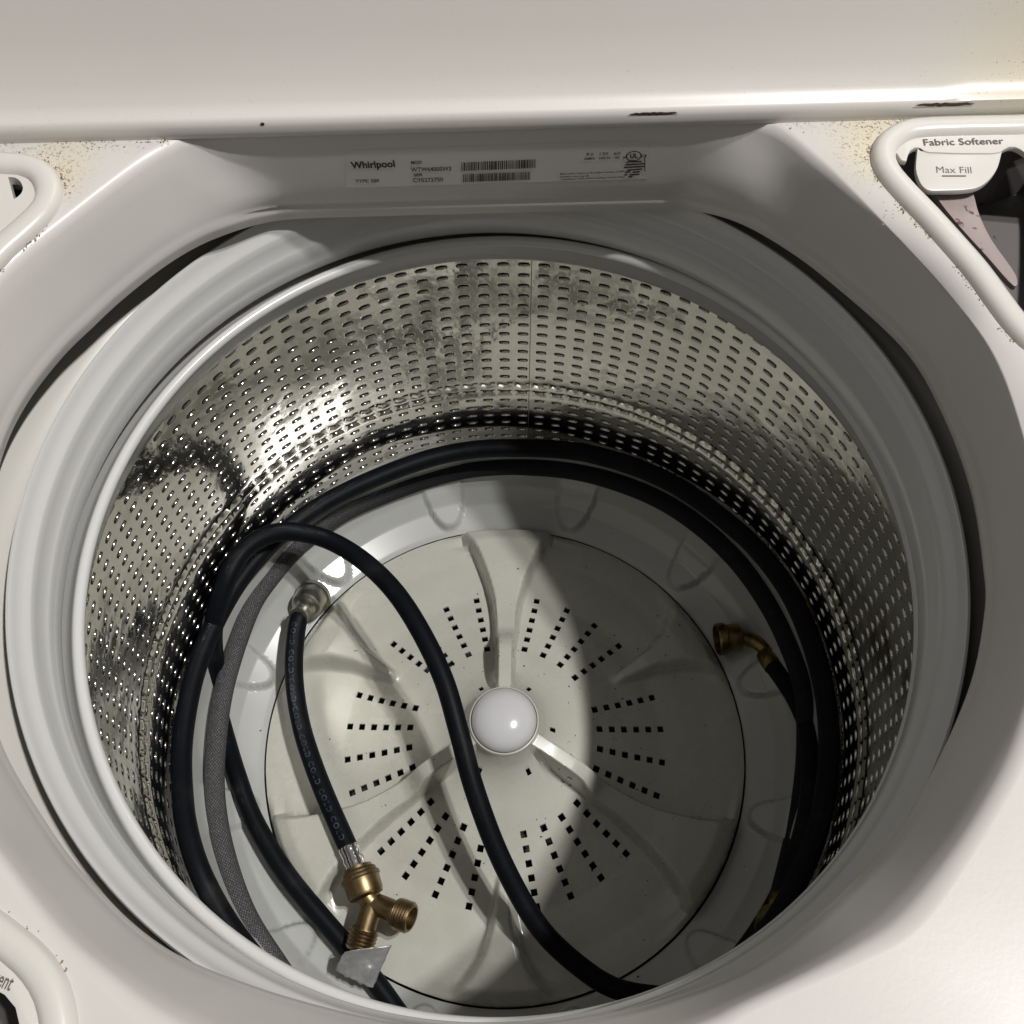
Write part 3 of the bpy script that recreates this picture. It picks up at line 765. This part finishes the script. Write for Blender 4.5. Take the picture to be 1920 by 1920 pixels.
# 3. arching black hose
B_pts = [(750, 1905, -.425), (705, 1842, -.424), (650, 1775, -.423), (597, 1713, -.421), (545, 1650, -.419), (505, 1590, -.418), (470, 1525, -.417), (447, 1462, -.416), (428, 1400, -.421), (408, 1325, -.417), (396, 1260, -.388), (398, 1180, -.338), (424, 1090, -.307), (455, 1035, -.302), (500, 1004, -.301), (550, 997, -.302), (612, 1011, -.306), (675, 1047, -.300), (735, 1103, -.294), (785, 1177, -.290), (831, 1272, -.292), (860, 1370, -.300), (888, 1475, -.314), (930, 1590, -.336), (980, 1690, -.358), (1025, 1755, -.372), (1087, 1812, -.386), (1151, 1852, -.396), (1230, 1868, -.402), (1330, 1868, -.405), (1450, 1840, -.405), (1540, 1760, -.400)]
ar_path = limit(path_px(B_pts), .284)
H3 = empty('arched_hose', ar_path[0]); tag(H3, 'black rubber hose rising in a tall arch over the wash plate', 'hose')
child(tube('hose_tube', ar_path, HR * .97, rub_m), H3)
# 4. hose with brass elbow, right
E_pts = [(1447, 1243, -.408), (1468, 1272, -.402), (1495, 1315, -.392), (1520, 1375, -.382), (1536, 1440, -.378), (1538, 1520, -.380), (1528, 1600, -.385), (1505, 1690, -.392), (1465, 1780, -.400), (1390, 1870, -.405)]
el_path = limit(path_px(E_pts), .2840)
H4 = empty('elbow_hose', el_path[0]); tag(H4, 'black hose with tarnished brass elbow on the dark right side', 'hose')
child(tube('hose_tube', el_path, HR * 1.02, rub_m), H4)
ebp = catmull([P(1380, 1194, -.416), P(1400, 1197, -.416), P(1425, 1209, -.414), P(1441, 1228, -.411), P(1450, 1246, -.408)], 8)
child(tube('elbow', ebp, .0068, oldbrass_m), H4)
child(lathe('ferrule', [(.0001, -.014), (.0084, -.014), (.0090, -.012), (.0100, -.004), (.0103, .004), (.0001, .004)], oldbrass_m, None, 32, frame=(el_path[0], (el_path[3] - el_path[0]))), H4)
nx = (P(1340, 1199, -.414) - P(1385, 1193, -.414)).normalized()
child(lathe('coupling_nut', [(.0001, -.004), (.0075, -.004), (.0130, -.0015), (.0138, .002), (.0138, .012), (.0150, .0125), (.0162, .014), (.0162, .0205), (.0150, .022), (.0138, .022), (.0134, .010), (.0001, .008)], oldbrass_m, None, 40, frame=(P(1384, 1194, -.416) , nx)), H4)

# 5. short cold-water hose with splitter
A_pts = [(563, 1152, -.398), (556, 1181, -.400), (551, 1244, -.402), (555, 1306, -.404), (567, 1369, -.405), (587, 1432, -.404), (611, 1494, -.402), (638, 1556, -.400), (661, 1607, -.399)]
a_path = path_px(A_pts)
H5 = empty('cold_water_hose', a_path[0]); tag(H5, 'short black hose printed COLD with brass splitter and grey tape', 'hose')
child(tube('hose_tube', a_path, HR * .98, rub_m), H5)
# lettering wrapped on the hose, facing up
ap, AL = resample(a_path, .001); T_, N_ = frames(ap)
lv = []; lf = []; s0 = .010
while s0 < AL - .035:
    vs, fs = text_mesh('COLD', .0072, .00012, 1.35); b0 = len(lv)
    for v in vs:
        s_ = s0 + v.x; i = min(len(ap) - 2, int(s_ / .001)); p = ap[i].lerp(ap[i + 1], s_ / .001 - i)
        t_ = T_[i]; side_ = t_.cross(Vector((0, 0, 1))).normalized(); upv = side_.cross(t_)
        # side of the hose that faces the viewer's right/up; baseline offset
        th = -(v.y - .0026) / (HR * .98) + .12
        lv.append(p + (upv * cos(th) + side_ * sin(th)) * (HR * .98 + .00012))
    lf += [tuple(b0 + i for i in f) for f in fs]; s0 += .0285
child(mk('lettering', lv, lf, blue_m, smooth=False), H5)
# zinc coupling at the upper end
e = a_path[0]; d = (a_path[0] - a_path[6]); d = Vector((d.x, d.y, -.006)).normalized()
child(lathe('ferrule', [(.0001, -.006), (.0098, -.006), (.0100, -.002), (.0090, .000), (.0090, .012), (.0102, .014), (.0112, .017), (.0001, .018)], zinc_m, None, 40, frame=(e, d)), H5)
knp = []
nut = lathe('coupling_nut', [(.0001, .014), (.0120, .015), (.0148, .0165), (.0162, .020), (.0168, .024), (.0168, .034), (.0182, .0345), (.0182, .040), (.0150, .041), (.0001, .036)], zinc_m, None, 60, frame=(e, d)); child(nut, H5)
# chrome ferrule at the lower end
e2 = a_path[-1]; d2 = (P(676, 1640, -.400) - P(658, 1594, -.400)).normalized()
child(lathe('ferrule', [(.0001, -.010), (.0094, -.010), (.0099, -.008), (.0094, -.006), (.0090, .000), (.0098, .003), (.0090, .006), (.0092, .014), (.0096, .016), (.0001, .017)], chrome_m, None, 40, frame=(e2, d2)), H5)
# brass Y splitter
SP = empty('brass_splitter', e2); child(SP, H5)
cst = P(672, 1634, -.398); d3 = (P(686, 1672, -.398) - P(674, 1636, -.398)).normalized()
def sub(o):
    o.parent = SP; o.matrix_parent_inverse = (Matrix.Translation(H5.location) @ H5.matrix_world.inverted() @ Matrix.Identity(4)) if False else Matrix.Translation(e2).inverted(); return o
sub(lathe('inlet_collar', [(.0001, -.004), (.0118, -.004), (.0132, -.0035), (.0132, -.001), (.0152, -.0005), (.0160, .001), (.0160, .0030), (.0176, .0040), (.0180, .0055), (.0180, .0070), (.0166, .0080), (.0163, .0200), (.0152, .0225), (.0112, .0240), (.0001, .0260)], brass_m, None, 48, frame=(cst, d3)))
J = P(698, 1694, -.400)
sub(tube('splitter_body', catmull([cst + d3 * .020, J * .55 + (cst + d3 * .02) * .45, J, J.lerp(P(683, 1745, -.404), .5), P(683, 1745, -.404)], 6), lambda t: .0098, brass_m, n=28, step=.002))
sub(tube('branch_tube', catmull([J + Vector((-.004, .002, 0)), J.lerp(P(738, 1707, -.396), .5), P(742, 1712, -.394)], 6), lambda t: .0092 + .0008 * t, brass_m, n=28, step=.002))
def threads(name, o, ax, r, L, turns, darkend):
    pr = [(.0001, 0), (r - .0012, 0), (r - .0008, .0012)]
    for k in range(turns):
        z = .002 + k * L / turns; pr += [(r - .0011, z), (r, z + L / turns * .45), (r - .0011, z + L / turns * .92)]
    pr += [(r - .002, L + .003), (r - .0040, L + .003), (r - .0046, L - .004)]
    sub(lathe(name, pr, brass_m, None, 44, frame=(o, ax), ang=20))
    sub(lathe('bore', [(r - .0045, L + .001), (r - .0047, L - .006), (.0001, L - .006)], darkend, None, 32, frame=(o, ax)))
ax1 = (P(672, 1782, -.407) - P(686, 1735, -.403)).normalized(); threads('threaded_outlet', P(685, 1740, -.403), ax1, .0132, .016, 5, dark_m)
ax2 = (P(775, 1722, -.392) - P(738, 1708, -.397)).normalized(); threads('threaded_outlet', P(742, 1711, -.396), ax2, .0138, .0130, 5, oldbrass_m)
# torn strip of duct tape on the lower outlet
tp = [(700, 1757, -.392), (734, 1773, -.398), (697, 1853, -.412), (627, 1818, -.408), (640, 1796, -.402), (660, 1790, -.395)]
NU, NV = 26, 22; tv = []; tf = []
q00, q10, q11, q01 = P(645, 1785, -.388), P(735, 1772, -.396), P(697, 1854, -.408), P(627, 1820, -.404)
for j in range(NV + 1):
    for i in range(NU + 1):
        u, v = i / NU, j / NV
        p = q00.lerp(q10, u).lerp(q01.lerp(q11, u), v)
        p += Vector((0, 0, .0050 * sin(pi * u) * (1 - v * .7) + .0010 * sin(u * 7 + v * 4) + .0022 * noise.noise(p * 90) + .0008 * noise.noise(p * 260)))
        if i in (0, NU): p += (q10 - q00).normalized() * .0016 * noise.noise(p * 200 + Vector((3, 1, 7)))
        if j == NV: p += (q11 - q10).normalized() * random.uniform(-.0012, .0012)
        tv.append(p)
for j in range(NV):
    for i in range(NU): tf.append((j * (NU + 1) + i, j * (NU + 1) + i + 1, (j + 1) * (NU + 1) + i + 1, (j + 1) * (NU + 1) + i))
tape = mk('duct_tape', tv, tf, tape_m); sm = tape.modifiers.new('s', 'SOLIDIFY'); sm.thickness = .0004; child(tape, H5)

# ================================================================== lint specks, grime
def specks(name, pts, m_, label, cat, smin, smax):
    V = []; F = []
    for p, nrm in pts:
        s_ = random.uniform(smin, smax); st = random.uniform(.6, 1.8); a = random.uniform(0, pi); b0 = len(V)
        ux = nrm.orthogonal().normalized(); uy = nrm.cross(ux); e1 = ux * cos(a) + uy * sin(a); e2_ = nrm.cross(e1)
        for k in range(6):
            t = 2 * pi * k / 6; rr_ = random.uniform(.7, 1.2); V.append(p + e1 * cos(t) * s_ * st * rr_ + e2_ * sin(t) * s_ * rr_)
        V.append(p + nrm * s_ * .6)
        for k in range(6): F.append((b0 + k, b0 + (k + 1) % 6, b0 + 6))
    o = mk(name, V, F, m_); tag(o, label, cat, kind='stuff'); return o
pts = []
while len(pts) < 170:
    a = random.uniform(0, 2 * pi); r = random.uniform(.06, .262); 
    if random.random() > (1.0 if cos(a - .1) > .2 else .38): continue
    if r < .2325:
        ds = (math.degrees(a - ROT0) - 30 + 30) % 60 - 30; kk = int(round((math.degrees(a - ROT0) - 30 - ds) / 60)) % 2
        z = imp_base(r) + vane(r, radians(ds) * r, kk == 1)
    elif r > .24: z = base_z(r) + .0003
    else: continue
    pts.append((Vector((r * cos(a), r * sin(a), z + .0002)), Vector((0, 0, 1))))
specks('lint_specks', pts, lint_m, 'dark specks of lint scattered over the white wash plate and base', 'lint', .0003, .0008)
pts = []
def along(path, n_, off, spread, cond=lambda p: True):
    L = len(path)
    k = 0
    while k < n_:
        i = random.randrange(L - 1); p = path[i].lerp(path[i + 1], random.random())
        if not cond(p): k += .2; continue
        t = (path[i + 1] - path[i]); t.z = 0
        if t.length < 1e-6: continue
        t.normalize(); s_ = Vector((-t.y, t.x, 0)); c = sum(path, Vector()) / L
        if s_.dot(c - p) > 0: s_ = -s_
        q = p + s_ * (off + abs(random.gauss(0, spread))); pts.append((Vector((q.x, q.y, ZD + .0002)), Vector((0, 0, 1)))) if noise.noise(q * 110) > -.12 else None; k += 1
along(soft_c, 420, .0075, .0012, lambda p: p.x < .34)
along(soft_c, 260, .0078, .006, lambda p: p.x < .25 and p.y > .15)
along(bleach_c, 420, .0081, .0009, lambda p: p.x > -.36)
along(bleach_c, 160, .0083, .005, lambda p: p.x > -.28 and p.y > .17)
along(det_c, 120, .0076, .0007, lambda p: p.x > -.36)
for k in range(700):
    x = random.choice([random.uniform(-.34, -.18), random.uniform(.18, .38)]); y = .221 - abs(random.gauss(0, .005))
    if noise.noise(Vector((x, y, 0)) * 90) < -.1: continue
    pts.append((Vector((x, y, ZD + .0002)), Vector((0, 0, 1))))
specks('grime_specks', pts, grime_m, 'brown grime gathered along dispenser rims and lid hinge line', 'grime', .00018, .00055)
